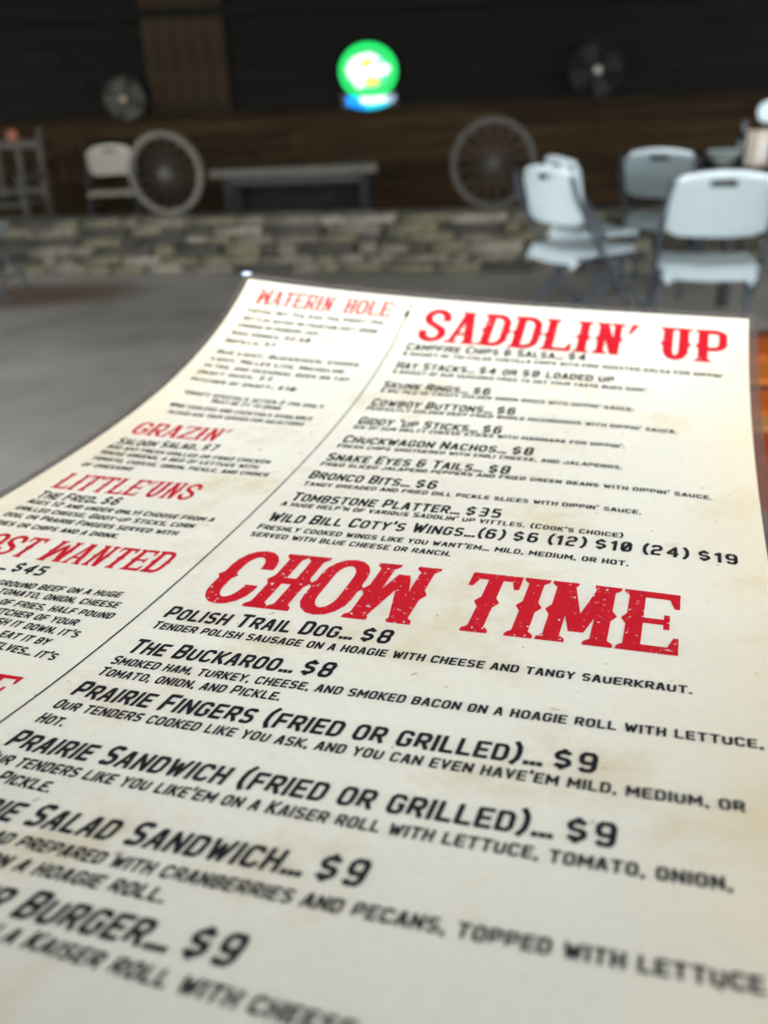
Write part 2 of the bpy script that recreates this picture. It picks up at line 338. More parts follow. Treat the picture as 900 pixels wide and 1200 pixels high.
# ------------------------------------------------------------------ lettering: two hand-built alphabets (cap height 1)
# body alphabet: squarish block capitals drawn as centre lines; coordinates in 0..1 of the letter box
C_ = .22
BODY = {
 'A': (1., [[(0, 0), (.38, 1), (.62, 1), (1, 0)], [(.14, .30), (.86, .30)]]),
 'B': (1., [[(0, 0), (0, 1), (.8, 1), (1, .85), (1, .62), (.85, .5), (1, .38), (1, .15), (.8, 0), (0, 0)], [(0, .5), (.85, .5)]]),
 'C': (1., [[(1, .80), (1, .85), (.8, 1), (.2, 1), (0, .85), (0, .15), (.2, 0), (.8, 0), (1, .15), (1, .20)]]),
 'D': (1., [[(0, 0), (0, 1), (.75, 1), (1, .82), (1, .18), (.75, 0), (0, 0)]]),
 'E': (.9, [[(1, 1), (0, 1), (0, 0), (1, 0)], [(0, .5), (.85, .5)]]),
 'F': (.88, [[(1, 1), (0, 1), (0, 0)], [(0, .48), (.85, .48)]]),
 'G': (1., [[(1, .82), (1, .85), (.8, 1), (.2, 1), (0, .85), (0, .15), (.2, 0), (.8, 0), (1, .15), (1, .46), (.62, .46)]]),
 'H': (1., [[(0, 0), (0, 1)], [(1, 0), (1, 1)], [(0, .5), (1, .5)]]),
 'I': (0, [[(.5, 0), (.5, 1)]]),
 'J': (.9, [[(1, 1), (1, .15), (.8, 0), (.2, 0), (0, .15), (0, .3)]]),
 'K': (1., [[(0, 0), (0, 1)], [(1, 1), (.3, .5), (1, 0)], [(0, .5), (.3, .5)]]),
 'L': (.86, [[(0, 1), (0, 0), (1, 0)]]),
 'M': (1.35, [[(0, 0), (0, 1), (.5, .3), (1, 1), (1, 0)]]),
 'N': (1.05, [[(0, 0), (0, 1), (1, 0), (1, 1)]]),
 'O': (1., [[(0, .18), (0, .82), (.22, 1), (.78, 1), (1, .82), (1, .18), (.78, 0), (.22, 0), (0, .18)]]),
 'P': (1., [[(0, 0), (0, 1), (.8, 1), (1, .85), (1, .55), (.8, .42), (0, .42)]]),
 'Q': (1., [[(0, .18), (0, .82), (.22, 1), (.78, 1), (1, .82), (1, .18), (.78, 0), (.22, 0), (0, .18)], [(.6, .3), (1, -.05)]]),
 'R': (1., [[(0, 0), (0, 1), (.8, 1), (1, .85), (1, .58), (.8, .45), (0, .45)], [(.55, .45), (1, 0)]]),
 'S': (1., [[(1, .86), (.8, 1), (.2, 1), (0, .85), (0, .68), (.18, .53), (.82, .47), (1, .32), (1, .15), (.8, 0), (.2, 0), (0, .14)]]),
 'T': (1., [[(0, 1), (1, 1)], [(.5, 1), (.5, 0)]]),
 'U': (1., [[(0, 1), (0, .18), (.22, 0), (.78, 0), (1, .18), (1, 1)]]),
 'V': (1., [[(0, 1), (.5, 0), (1, 1)]]),
 'W': (1.5, [[(0, 1), (.25, 0), (.5, .8), (.75, 0), (1, 1)]]),
 'X': (1., [[(0, 0), (1, 1)], [(0, 1), (1, 0)]]),
 'Y': (1., [[(0, 1), (.5, .45), (1, 1)], [(.5, .45), (.5, 0)]]),
 'Z': (.95, [[(0, 1), (1, 1), (0, 0), (1, 0)]]),
 '0': (1., [[(0, .18), (0, .82), (.22, 1), (.78, 1), (1, .82), (1, .18), (.78, 0), (.22, 0), (0, .18)], [(.3, .25), (.7, .75)]]),
 '1': (.4, [[(0, .82), (1, 1), (1, 0)]]),
 '2': (1., [[(0, .78), (0, .85), (.2, 1), (.8, 1), (1, .85), (1, .66), (.8, .53), (.2, .47), (0, .32), (0, 0), (1, 0)]]),
 '3': (1., [[(0, 1), (.8, 1), (1, .85), (1, .62), (.85, .5), (1, .38), (1, .15), (.8, 0), (0, 0)], [(.3, .5), (.85, .5)]]),
 '4': (1.05, [[(.8, 0), (.8, 1), (0, .38), (0, .28), (1, .28)]]),
 '5': (1., [[(1, 1), (0, 1), (0, .58), (.8, .58), (1, .42), (1, .15), (.8, 0), (.2, 0), (0, .12)]]),
 '6': (1., [[(1, .85), (.8, 1), (.2, 1), (0, .82), (0, .15), (.2, 0), (.8, 0), (1, .15), (1, .42), (.8, .56), (0, .56)]]),
 '7': (1., [[(0, 1), (1, 1), (.4, 0)]]),
 '8': (1., [[(.15, .5), (0, .64), (0, .85), (.2, 1), (.8, 1), (1, .85), (1, .64), (.85, .5), (.15, .5), (0, .36), (0, .15), (.2, 0), (.8, 0), (1, .15), (1, .36), (.85, .5)]]),
 '9': (1., [[(0, .15), (.2, 0), (.8, 0), (1, .18), (1, .85), (.8, 1), (.2, 1), (0, .85), (0, .58), (.2, .44), (1, .44)]]),
 '$': (1., [[(1, .80), (.8, .9), (.2, .9), (0, .78), (0, .64), (.18, .53), (.82, .47), (1, .36), (1, .22), (.8, .1), (.2, .1), (0, .20)], [(.5, .9), (.5, 1.02)], [(.5, -.02), (.5, .1)]]),
 '&': (1.05, [[(1, .5), (.75, .5)], [(.85, .5), (.85, .12), (.65, 0), (.2, 0), (0, .15), (0, .38), (.15, .5), (0, .62), (0, .85), (.2, 1), (.7, 1), (.85, .85)], [(.15, .5), (.6, .5)]]),
 '(': (.35, [[(1, 1.1), (.2, .85), (0, .5), (.2, .15), (1, -.1)]]),
 ')': (.35, [[(0, 1.1), (.8, .85), (1, .5), (.8, .15), (0, -.1)]]),
 '.': (0, [[(.5, -.01), (.5, .01)]]), ',': (0, [[(.6, .02), (.4, -.1)]]), "'": (0, [[(.5, 1.02), (.4, .8)]]),
 '!': (0, [[(.5, 1), (.5, .3)], [(.5, -.01), (.5, .01)]]), '-': (.5, [[(0, .45), (1, .45)]]), '*': (.4, [[(0, .8), (1, .8)], [(.5, .65), (.5, .95)]]),
}
def ribbon(P, s, closed=False):
    """thick line through P with mitred joins -> quads [(4 pts)...]"""
    P = [Vector(p) for p in P]
    if len(P) > 2 and (P[0] - P[-1]).length < 1e-6: closed = True; P = P[:-1]
    n = len(P); L = []; Rr = []
    ss = s if isinstance(s, (list, tuple)) else [s] * n
    for i in range(n):
        d0 = (P[i] - P[i - 1]) if (closed or i > 0) else None
        d1 = (P[(i + 1) % n] - P[i]) if (closed or i < n - 1) else None
        d0 = d0 or d1; d1 = d1 or d0
        a, b_ = d0.normalized(), d1.normalized()
        na, nb = Vector((-a.y, a.x)), Vector((-b_.y, b_.x))
        nn_ = na + nb
        if nn_.length < .3: nn_ = na
        nn_.normalize(); k = min(1 / max(nn_.dot(na), .3), 1.6) * ss[i] / 2
        L.append(P[i] + nn_ * k); Rr.append(P[i] - nn_ * k)
    q = []
    for i in range(n if closed else n - 1):
        j = (i + 1) % n; q.append([tuple(Rr[i]), tuple(Rr[j]), tuple(L[j]), tuple(L[i])])
    return q
def strokes(P, s):
    """every segment a bar, every bend a small eight-sided joint"""
    P = [Vector(p) for p in P]; o = []
    closed = len(P) > 2 and (P[0] - P[-1]).length < 1e-6
    for i in range(len(P) - 1):
        d = (P[i + 1] - P[i]).normalized(); n = Vector((-d.y, d.x)) * s / 2
        o.append([tuple(P[i] - n), tuple(P[i + 1] - n), tuple(P[i + 1] + n), tuple(P[i] + n)])
    for i in range(0 if closed else 1, len(P) - 1):
        o.append([(P[i].x + s * .52 * cos(pi / 8 + pi / 4 * k), P[i].y + s * .52 * sin(pi / 8 + pi / 4 * k)) for k in range(8)])
    if not closed and len(P) < 6:   # square ends
        for a, b_ in ((P[0], P[1]), (P[-1], P[-2])):
            d = (a - b_).normalized() * s * .5; n = Vector((-d.y, d.x)); o.append([tuple(a - n), tuple(a + d - n), tuple(a + d + n), tuple(a + n)])
    return o
STR = .175; LW = .40; GAP = .105
def body_text(text):
    """quads of a line of block capitals; lower case letters are small capitals"""
    x = 0; out = []
    for ci, ch in enumerate(text):
        if ch == ' ': x += .34; continue
        if ch == '$' and ci and text[ci - 1] == '.': x += .20
        low = ch.islower(); g = BODY.get(ch.upper())
        if not g: continue
        k = .86 if low else 1.; kx = .94 if low else 1.03
        wd = LW * g[0] * kx; s = STR * (.95 if low else 1.06)
        H = k
        for pl in g[1]:
            pts = [(x + s / 2 + a * wd, s / 2 + b_ * (H - s)) for a, b_ in pl]
            out += strokes(pts, s)
        x += wd + s + (.035 if ch == '.' and text[ci + 1:ci + 2] == '.' else .20 if ch in '$0123456789' else GAP)
    return out, x - GAP
# heading alphabet: heavy slab letters with spurs halfway up the stems
def P4(*p): return [list(p)]
def stem(x, s, y0=0., y1=1., lo=True, hi=True, spur='lr', e=.055, h=.10):
    o = [[(x - s / 2, y0), (x + s / 2, y0), (x + s / 2, y1), (x - s / 2, y1)]]
    for on, ya, sg in ((lo, y0, 1), (hi, y1, -1)):
        if on:
            o += [[(x - s / 2 - e, ya), (x + s / 2 + e, ya), (x + s / 2 + e * .9, ya + sg * h * .55), (x + s / 2, ya + sg * h), (x - s / 2, ya + sg * h), (x - s / 2 - e * .9, ya + sg * h * .55)]]
    ym = (y0 + y1) / 2
    if 'l' in spur: o += [[(x - s / 2, ym - .085), (x - s / 2, ym + .085), (x - s / 2 - .05, ym)]]
    if 'r' in spur: o += [[(x + s / 2, ym - .085), (x + s / 2 + .05, ym), (x + s / 2, ym + .085)]]
    return o
def arc(cx, cy, rx, ry, a0, a1, n=7): return [(cx + rx * cos(radians(a0 + (a1 - a0) * i / n)), cy + ry * sin(radians(a0 + (a1 - a0) * i / n))) for i in range(n + 1)]
def heading_glyph(ch, s, w_):
    """s = stem weight, w_ = letter width"""
    t = s * .72; L_ = s / 2 + .055; R_ = w_ - s / 2 - .055; mid = w_ / 2
    if ch == 'H': return stem(L_, s, spur='l') + stem(R_, s, spur='r') + [[(L_, .5 - t / 2), (R_, .5 - t / 2), (R_, .5 + t / 2), (L_, .5 + t / 2)]], w_
    if ch == 'I': return stem(L_, s), s + .11
    if ch == 'T':
        return stem(mid, s, hi=False) + [[(0, 1), (0, 1 - t), (w_, 1 - t), (w_, 1)], [(0, 1 - t), (0, .76), (.05, .76), (.09, 1 - t)], [(w_, 1 - t), (w_ - .09, 1 - t), (w_ - .05, .76), (w_, .76)]], w_
    if ch in 'EFL':
        o = stem(L_, s, spur='l')
        if ch in 'EL': o += [[(L_, 0), (w_, 0), (w_, t), (L_, t)], [(w_, t), (w_, .26), (w_ - .045, .26), (w_ - .09, t)]]
        if ch in 'EF': o += [[(L_, 1 - t), (w_, 1 - t), (w_, 1), (L_, 1)], [(w_, 1 - t), (w_ - .09, 1 - t), (w_ - .045, .74), (w_, .74)],
                             [(L_, .5 - t * .4), (w_ * .8, .5 - t * .4), (w_ * .8, .5 + t * .4), (L_, .5 + t * .4)], [(w_ * .74, .38), (w_ * .84, .38), (w_ * .84, .62), (w_ * .74, .62)]]
        return o, w_
    if ch in 'OQ':
        a = s / 2; rx = w_ / 2 - a; pts = arc(mid, .70, rx, .30 - t / 2, 0, 180, 8) + arc(mid, .30, rx, .30 - t / 2, 180, 360, 8) + [(mid + rx, .70)]
        n = len(pts); ss = [s * (.8 + .2 * abs((p[0] - mid) / rx)) for p in pts]
        o = ribbon(pts, ss[:-1])
        return o + [[(-.045, .5), (.02, .42), (.02, .58)], [(w_ + .045, .5), (w_ - .02, .58), (w_ - .02, .42)]], w_
    if ch in 'CG':
        a = s / 2; rx = w_ / 2 - a; pts = [(mid + rx, .66)] + arc(mid, .70, rx, .30 - t / 2, 5, 180, 8) + arc(mid, .30, rx, .30 - t / 2, 180, 355, 8) + ([(mid + rx, .36)] if ch == 'C' else [(mid + rx, .45)])
        ss = [s * (.8 + .2 * abs((p[0] - mid) / rx)) for p in pts]
        o = ribbon(pts, ss) + [[(-.045, .5), (.02, .42), (.02, .58)], [(s + .045, .5), (s - .02, .58), (s - .02, .42)]]
        if ch == 'G': o += [[(mid, .38), (w_ + .03, .38), (w_ + .03, .5), (mid, .5)]]
        return o, w_
    if ch == 'S':
        a = s / 2; rx = w_ / 2 - a; q = .26 - t * .3
        pts = [(mid + rx, .66)] + arc(mid, .5 + q + .0, rx, .5 - q - t / 2, 8, 180, 7) + [(mid - rx * .7, .60), (mid, .51), (mid + rx * .7, .42)] + arc(mid, .5 - q, rx, .5 - q - t / 2, 0, -172, 7) + [(mid - rx, .34)]
        return ribbon(pts, s * .92), w_
    if ch == 'U':
        a = s / 2; rx = (R_ - L_) / 2; pts = [(L_, .34)] + arc((L_ + R_) / 2, .32, rx, .32 - t / 2, 180, 360, 9) + [(R_, .34)]
        return stem(L_, s, y0=.3, lo=False, spur='') + stem(R_, s, y0=.3, lo=False, spur='') + ribbon(pts, s * .95) + [[(L_ - s / 2, .42), (L_ - s / 2, .58), (L_ - s / 2 - .05, .5)], [(R_ + s / 2, .42), (R_ + s / 2 + .05, .5), (R_ + s / 2, .58)]], w_
    if ch in 'DPRB':
        o = stem(L_, s, spur='l'); x1 = w_ - s / 2
        if ch == 'D': o += ribbon([(L_, 1 - t / 2)] + arc(x1 - .16, .72, .16, .28 - t / 2, 90, 0, 5) + arc(x1 - .16, .28, .16, .28 - t / 2, 0, -90, 5) + [(L_, t / 2)], s * .85) + [[(w_ - .02, .42), (w_ + .04, .5), (w_ - .02, .58)]]
        else:
            lo_ = .42
            o += ribbon([(L_, 1 - t / 2)] + arc(x1 - .14, .84, .14, .16 - t / 2, 90, 0, 4) + arc(x1 - .14, lo_ + .17, .14, .17, 0, -90, 4) + [(L_, lo_)], s * .85)
            if ch == 'R': o += [[(mid - .04, lo_), (mid + s * .85, lo_), (w_ + .02, .0), (w_ - s * 1.0, 0)], [(w_ - s * 1.25, 0), (w_ + .06, 0), (w_ + .05, .07), (w_ - s * 1.1, .07)]]
        return o, w_
    if ch == 'A':
        o = [[(.03, 0), (.03 + t * .9, 0), (mid + t * .3, 1), (mid - t * .6, 1)], [(w_ - .03 - s, 0), (w_ - .03, 0), (mid + s * .62, 1), (mid - s * .45, 1)]]
        o += [[(-.03, 0), (t + .09, 0), (t + .07, .07), (-.02, .07)], [(w_ - s - .09, 0), (w_ + .03, 0), (w_ + .02, .07), (w_ - s - .08, .07)], [(mid - s * .75, .93), (mid + s * .75, .93), (mid + s * .75, 1), (mid - s * .75, 1)]]
        return o + [[(w_ * .2, .26), (w_ * .8, .26), (w_ * .76, .26 + t * .8), (w_ * .24, .26 + t * .8)]], w_
    if ch == 'N':
        return stem(L_, s * .8, spur='l') + stem(R_, s * .8, spur='r', lo=False) + [[(L_ - s * .4, 1), (L_ + s * .5, 1), (R_ + s * .4, 0), (R_ - s * .5, 0)]], w_
    if ch == 'M':
        W2 = w_ * 1.3; R2 = W2 - L_; md = W2 / 2
        return stem(L_, s, spur='l') + stem(R2, s, spur='r') + [[(L_ - s / 2, 1), (L_ + s * .6, 1), (md + s * .45, .18), (md - s * .45, .18)], [(md - s * .45, .18), (md + s * .45, .18), (R2 + s / 2, 1), (R2 - s * .6, 1)]], W2
    if ch == 'W':
        W2 = w_ * 1.35; R2 = W2 - L_; md = W2 / 2
        return stem(L_, s, spur='l') + stem(R2, s, spur='r') + [[(L_ - s / 2, 0), (L_ + s * .6, 0), (md + s * .45, .82), (md - s * .45, .82)], [(md - s * .45, .82), (md + s * .45, .82), (R2 + s / 2, 0), (R2 - s * .6, 0)]], W2
    if ch == 'Z': return [[(0, 1 - t), (w_, 1 - t), (w_, 1), (0, 1)], [(0, 0), (w_, 0), (w_, t), (0, t)], [(0, t), (s * 1.1, t), (w_, 1 - t), (w_ - s * 1.1, 1 - t)], [(0, .76), (.06, .76), (.06, 1), (0, 1)], [(w_ - .06, 0), (w_, 0), (w_, .24), (w_ - .06, .24)]], w_
    if ch == "'": return [[(.0, .70), (.05, .70), (.17, 1), (.05, 1)]], .16
    return [], .3
def heading_text(text, s, w_, gap):
    x = 0; out = []
    for ch in text:
        if ch == ' ': x += w_ * .62; continue
        q, wd = heading_glyph(ch, s, w_)
        out += [[(a + x, b_) for a, b_ in p] for p in q]; x += wd + gap
    return out, x - gap

# ------------------------------------------------------------------ the menu sheet: a bent page, surface in the holder's frame
SW, SV, DU, DV = .216, .36, 3, 5
SHEET_END = .322
def page(u, v, off=0.):
    def bb(n, t): return [comb(n, i) * t ** i * (1 - t) ** (n - i) for i in range(n + 1)]
    def db(n, t):
        q = bb(n - 1, t); return [n * ((q[i - 1] if i > 0 else 0) - (q[i] if i < n else 0)) for i in range(n + 1)]
    a, b_ = bb(DU, u / SW), bb(DV, v / SV); da, db_ = db(DU, u / SW), db(DV, v / SV)
    p = Vector(); pu = Vector(); pv = Vector()
    for i in range(DU + 1):
        for j in range(DV + 1):
            c = CV[i][j]; p += c * (a[i] * b_[j])
            if off: pu += c * (da[i] * b_[j]); pv += c * (a[i] * db_[j])
    if off:
        n = pv.cross(pu).normalized(); p = p + n * off
    return p
# cam-frame control points (x right, y down, z ahead) -> world, then relative to the menu's own origin
ORG = Vector((0, .2, .98))
CV = [[RIGHT * c[0] - UP * c[1] + fwd * c[2] + Vector((0, 0, EYE)) - ORG for c in row] for row in CTRL]
_n = (page(.1, .1, .001) - page(.1, .1)); SGN = 1. if _n.z > 0 else -1.       # towards the reader
menu = empty('menu_card', ORG, label='laminated parchment-coloured food menu with red headings, held up in front', cat='menu')

def sheet(name, u_a, u_b, v_a, v_b, nu, nv, off, thick, m_, parent, corner=0.):
    vs = []; fs = []; uvs = []
    for k in ((0, 1) if thick else (0,)):
        for j in range(nv + 1):
            for i in range(nu + 1):
                u = u_a + (u_b - u_a) * i / nu; v = v_a + (v_b - v_a) * j / nv
                vs.append(page(u, v, SGN * (off - (thick if k else 0)) or 1e-7)); uvs.append((u, v))
    n = (nu + 1) * (nv + 1)
    for k in ((0, 1) if thick else (0,)):
        for j in range(nv):
            for i in range(nu):
                a = k * n + j * (nu + 1) + i; f = (a, a + 1, a + nu + 2, a + nu + 1)
                fs.append(f if k else f[::-1])
    if thick:
        rim = [i for i in range(nu + 1)] + [j * (nu + 1) + nu for j in range(1, nv + 1)] + [nv * (nu + 1) + i for i in range(nu - 1, -1, -1)] + [j * (nu + 1) for j in range(nv - 1, 0, -1)]
        for q in range(len(rim)):
            a, b_ = rim[q], rim[(q + 1) % len(rim)]; fs.append((a, b_, b_ + n, a + n))
    me = bpy.data.meshes.new(name); me.from_pydata(vs, [], fs); me.materials.append(m_)
    l = me.uv_layers.new(name='sheet')
    for lp in me.loops: l.data[lp.index].uv = uvs[lp.vertex_index]
    for p in me.polygons: p.use_smooth = True
    bm = bmesh.new(); bm.from_mesh(me); bmesh.ops.recalc_face_normals(bm, faces=bm.faces); bm.to_mesh(me); bm.free()
    if thick: me.set_sharp_from_angle(angle=radians(50))
    o = bpy.data.objects.new(name, me); COL.objects.link(o); o.parent = parent; return o
paper = sheet('paper_sheet', 0, SW, 0, SHEET_END, 130, 200, 0, .0003, M['paper'], menu)
BD = .0032
film = sheet('laminating_film', -.0002, SW + .0002, -.0002, SHEET_END, 130, 200, .00034, 0, M['film'], menu)
# sealed border of the pouch: a rounded-corner rim around the paper
def border():
    vs = []; fs = []; path_in = []; path_out = []
    nU, nV = 50, 90
    for i in range(nU + 1): u = SW * i / nU; path_in.append((u, 0)); path_out.append((u, -BD))
    for k in range(1, 6):
        a = radians(90 - 18 * k); path_in.append((SW, 0)); path_out.append((SW + BD * cos(a), -BD * sin(a)))
    for j in range(1, nV + 1): v = SHEET_END * j / nV; path_in.append((SW, v)); path_out.append((SW + BD, v))
    left = [((0, SHEET_END * j / nV), (-BD, SHEET_END * j / nV)) for j in range(nV, -1, -1)]
    path_in += [l[0] for l in left]; path_out += [l[1] for l in left]
    for k in range(1, 6):
        a = radians(18 * k); path_in.append((0, 0)); path_out.append((-BD * cos(a), -BD * sin(a)))
    n = len(path_in); lift = []
    for pth in (path_in, path_out):
        for (u, v) in pth: vs.append(page(u, v, SGN * .0001))
    for i in range(n - 1):
        fs.append((i, i + 1, n + i + 1, n + i))
    me = bpy.data.meshes.new('sealed_border'); me.from_pydata(vs, [], [f for f in fs]); me.materials.append(M['filmedge'])
    bm = bmesh.new(); bm.from_mesh(me); bmesh.ops.remove_doubles(bm, verts=bm.verts, dist=1e-6)
    bmesh.ops.dissolve_degenerate(bm, dist=1e-7, edges=bm.edges)
    bmesh.ops.solidify(bm, geom=bm.faces[:], thickness=.0002); bmesh.ops.recalc_face_normals(bm, faces=bm.faces); bm.to_mesh(me); bm.free()
    for p in me.polygons: p.use_smooth = False
    o = bpy.data.objects.new('sealed_border', me); COL.objects.link(o); o.parent = menu
border()

def print_quads(name, polys, mapf, m_, maxlen=.003, off=.00013, label=None):
    """lay flat polygons (page units) on the bent sheet, cut fine enough to follow it"""
    bm = bmesh.new()
    for p in polys:
        try: bm.faces.new([bm.verts.new((*mapf(*q), 0)) for q in p])
        except Exception: pass
    for _ in range(4):
        es = [e for e in bm.edges if e.calc_length() > maxlen]
        if not es: break
        bmesh.ops.triangulate(bm, faces=[f for f in bm.faces if len(f.verts) > 4])
        es = [e for e in bm.edges if e.calc_length() > maxlen]
        bmesh.ops.subdivide_edges(bm, edges=es, cuts=1, use_grid_fill=True)
    bmesh.ops.triangulate(bm, faces=[f for f in bm.faces if len(f.verts) > 4])
    uvl = bm.loops.layers.uv.new('sheet')
    for f in bm.faces:
        for lp in f.loops: lp[uvl].uv = (lp.vert.co.x, lp.vert.co.y)
    for v in bm.verts: v.co = page(v.co.x, v.co.y, SGN * off)
    for f in bm.faces:
        f.normal_update(); f.smooth = False
    me = bpy.data.meshes.new(name); bm.to_mesh(me); bm.free(); me.materials.append(m_)
    o = bpy.data.objects.new(name, me); COL.objects.link(o); o.parent = menu
    if label: o['label'] = label
    return o
HEAD = {"CHOW TIME": (.150, .52, .022), "SADDLIN' UP": (.150, .50, .035)}
for kind, text, ua, va, ub, vb, cap in LINES:
    if kind == 'red':
        s, w_, g = HEAD.get(text, (.15, .58, .07)); q, wd = heading_text(text, s, w_, g)
        f = (lambda x, y: (ua + (ub - ua) * x / wd, va + (vb - va) * x / wd - y * cap))
        print_quads('heading_lettering', q, f, M['red' if text.startswith('CHOW') else 'red_light'], label='red slab heading reading ' + text.title())
    else:
        q, wd = body_text(text)
        if kind.endswith('x'):
            k = cap * .90; sl = (vb - va) / (ub - ua)
            f = (lambda x, y: (ua - (wd - x) * k, va - sl * (wd - x) * k - y * cap))
        else:
            f = (lambda x, y: (ua + (ub - ua) * x / wd, va + (vb - va) * x / wd - y * cap))
        print_quads('item_title_lettering' if kind.startswith('title') else 'description_lettering', q, f, M['black'])
UD = .0808
lw = .00022
print_quads('divider_line', [[(UD - lw, .014 + .004 * i), (UD + lw, .014 + .004 * i), (UD + lw, .018 + .004 * i), (UD - lw, .018 + .004 * i)] for i in range(76)]
            + [[(UD, .0022), (UD + .0004, .0055), (UD, .0085), (UD - .0004, .0055)], [(UD, .0075), (UD + .0011, .0105), (UD, .0145), (UD - .0011, .0105)]], lambda x, y: (x, y), M['black'])

# gloss highlight on the pouch's top left corner, modelled as a pale blue dome
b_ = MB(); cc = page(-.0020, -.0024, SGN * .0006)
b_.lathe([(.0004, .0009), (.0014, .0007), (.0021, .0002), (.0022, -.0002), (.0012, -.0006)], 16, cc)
o = b_.build('corner_highlight', mat('pale_blue_highlight', (.62, .76, .95), .15), menu, smooth=True); o['label'] = 'milky pale blue lifted corner of the film'

# ------------------------------------------------------------------ setting
rnd = random.Random(7)
def plane(name, x0, x1, y0, y1, z, m_, t=.1, **k):
    return boxo(name, ((x0 + x1) / 2, (y0 + y1) / 2, z - t / 2), (x1 - x0, y1 - y0, t), m_, **k)
plane('floor', -20, 20, -16, 10.2, 0, M['floor'], kind='structure')
plane('ceiling', -9, 9, -.9, 10.2, 3.35, M['ceil'], kind='structure')
YB = 9.62
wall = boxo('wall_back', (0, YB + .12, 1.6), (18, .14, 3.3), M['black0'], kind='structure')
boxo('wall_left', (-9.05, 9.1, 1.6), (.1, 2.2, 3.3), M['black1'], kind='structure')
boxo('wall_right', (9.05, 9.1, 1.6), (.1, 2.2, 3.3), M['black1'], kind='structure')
# boards of the back wall: brown wainscot below, near-black boards above, each board its own piece
def boards(z0, z1, rows, mats, parent):
    h = (z1 - z0) / rows
    for r in range(rows):
        x = -7.2 + rnd.uniform(-1.2, 0)
        while x < 7.2:
            L_ = rnd.uniform(2.0, 3.4); d = rnd.uniform(.022, .034)
            b = MB(); b.box((0, 0, 0), (L_ - .008, d, h - .012), bev=.003)
            o = b.build('board', mats[rnd.randrange(len(mats))], parent)
            o.location = Vector((x + L_ / 2, YB + .05 - d / 2, z0 + h * (r + .5))) - parent.location; x += L_
boards(.02, 1.02, 6, [M['plank0'], M['plank1']], wall)
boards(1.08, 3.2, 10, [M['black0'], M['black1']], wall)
boxo('trim_1', (0, YB - .01, 1.05), (16, .06, .05), M['plank1'], kind='structure', bev=.005)
boxo('trim_2', (0, YB - .01, 1.98), (16, .07, .09), M['black1'], kind='structure', bev=.005)
# brown boarded panel on the dark upper wall
pn = empty('wall_panel', (-1.82, YB - .02, 1.09), label='tall brown board panel on the dark wall above the left wagon wheel', cat='panel')
for i in range(5):
    b = MB(); b.box((0, 0, 0), (.158, .03, 1.72), bev=.004); o = b.build('board', M['panel'], pn); o.location = (-.33 + .165 * i, -.005 * (i % 2), .86)

# ------------------------------------------------------------------ stone knee wall (fieldstones one by one)
WA = radians(-10.0)
kw = empty('stone_wall', (-1.0, 6.45, 0), WA, kind='structure')
KH = .405
boxo('core', (0, .125, KH / 2 - .012), (11.6, .16, KH - .024), M['mortar'], kw)
def stone(L_, h, d, m_):
    bm = bmesh.new(); bmesh.ops.create_cube(bm, size=1); bmesh.ops.scale(bm, vec=(L_, d, h), verts=bm.verts)
    for v in bm.verts: v.co += Vector((rnd.uniform(-.06, .06) * L_, rnd.uniform(-.01, .01), rnd.uniform(-.10, .10) * h))
    bmesh.ops.bevel(bm, geom=bm.edges[:], offset=min(h, L_) * .16, segments=1, affect='EDGES')
    me = bpy.data.meshes.new('stone'); bm.to_mesh(me); bm.free(); me.materials.append(m_)
    return me
z = 0
for h in (.072, .060, .085, .058, .070, .058):
    x = -4.1 + rnd.uniform(-.2, 0)
    while x < 5.6:
        L_ = rnd.uniform(.12, .46); dh = rnd.uniform(-.012, .012)
        mm = M['stone%d' % rnd.choice([0, 0, 1, 1, 2, 2, 3] if z < .3 else [0, 0, 3, 1, 2])]
        o = bpy.data.objects.new('stone', stone(L_ - .010, h + dh - .004, .13, mm)); COL.objects.link(o); o.parent = kw
        o.location = (x + L_ / 2, .02 + rnd.uniform(-.025, .012), z + h / 2 + .002 + rnd.uniform(-.004, .004)); o.rotation_euler = (0, rnd.uniform(-.03, .03), 0); x += L_
    z += h
# flat cap slabs behind the top course
x = -4.1
while x < 5.6:
    L_ = rnd.uniform(.35, .7)
    b = MB(); b.box((0, 0, 0), (L_ - .015, .15, .035), bev=.008); o = b.build('cap_stone', M['stone%d' % rnd.choice([0, 2, 0])], kw); o.location = (x + L_ / 2, .165, KH - .012); x += L_
KTOP = KH + .0055

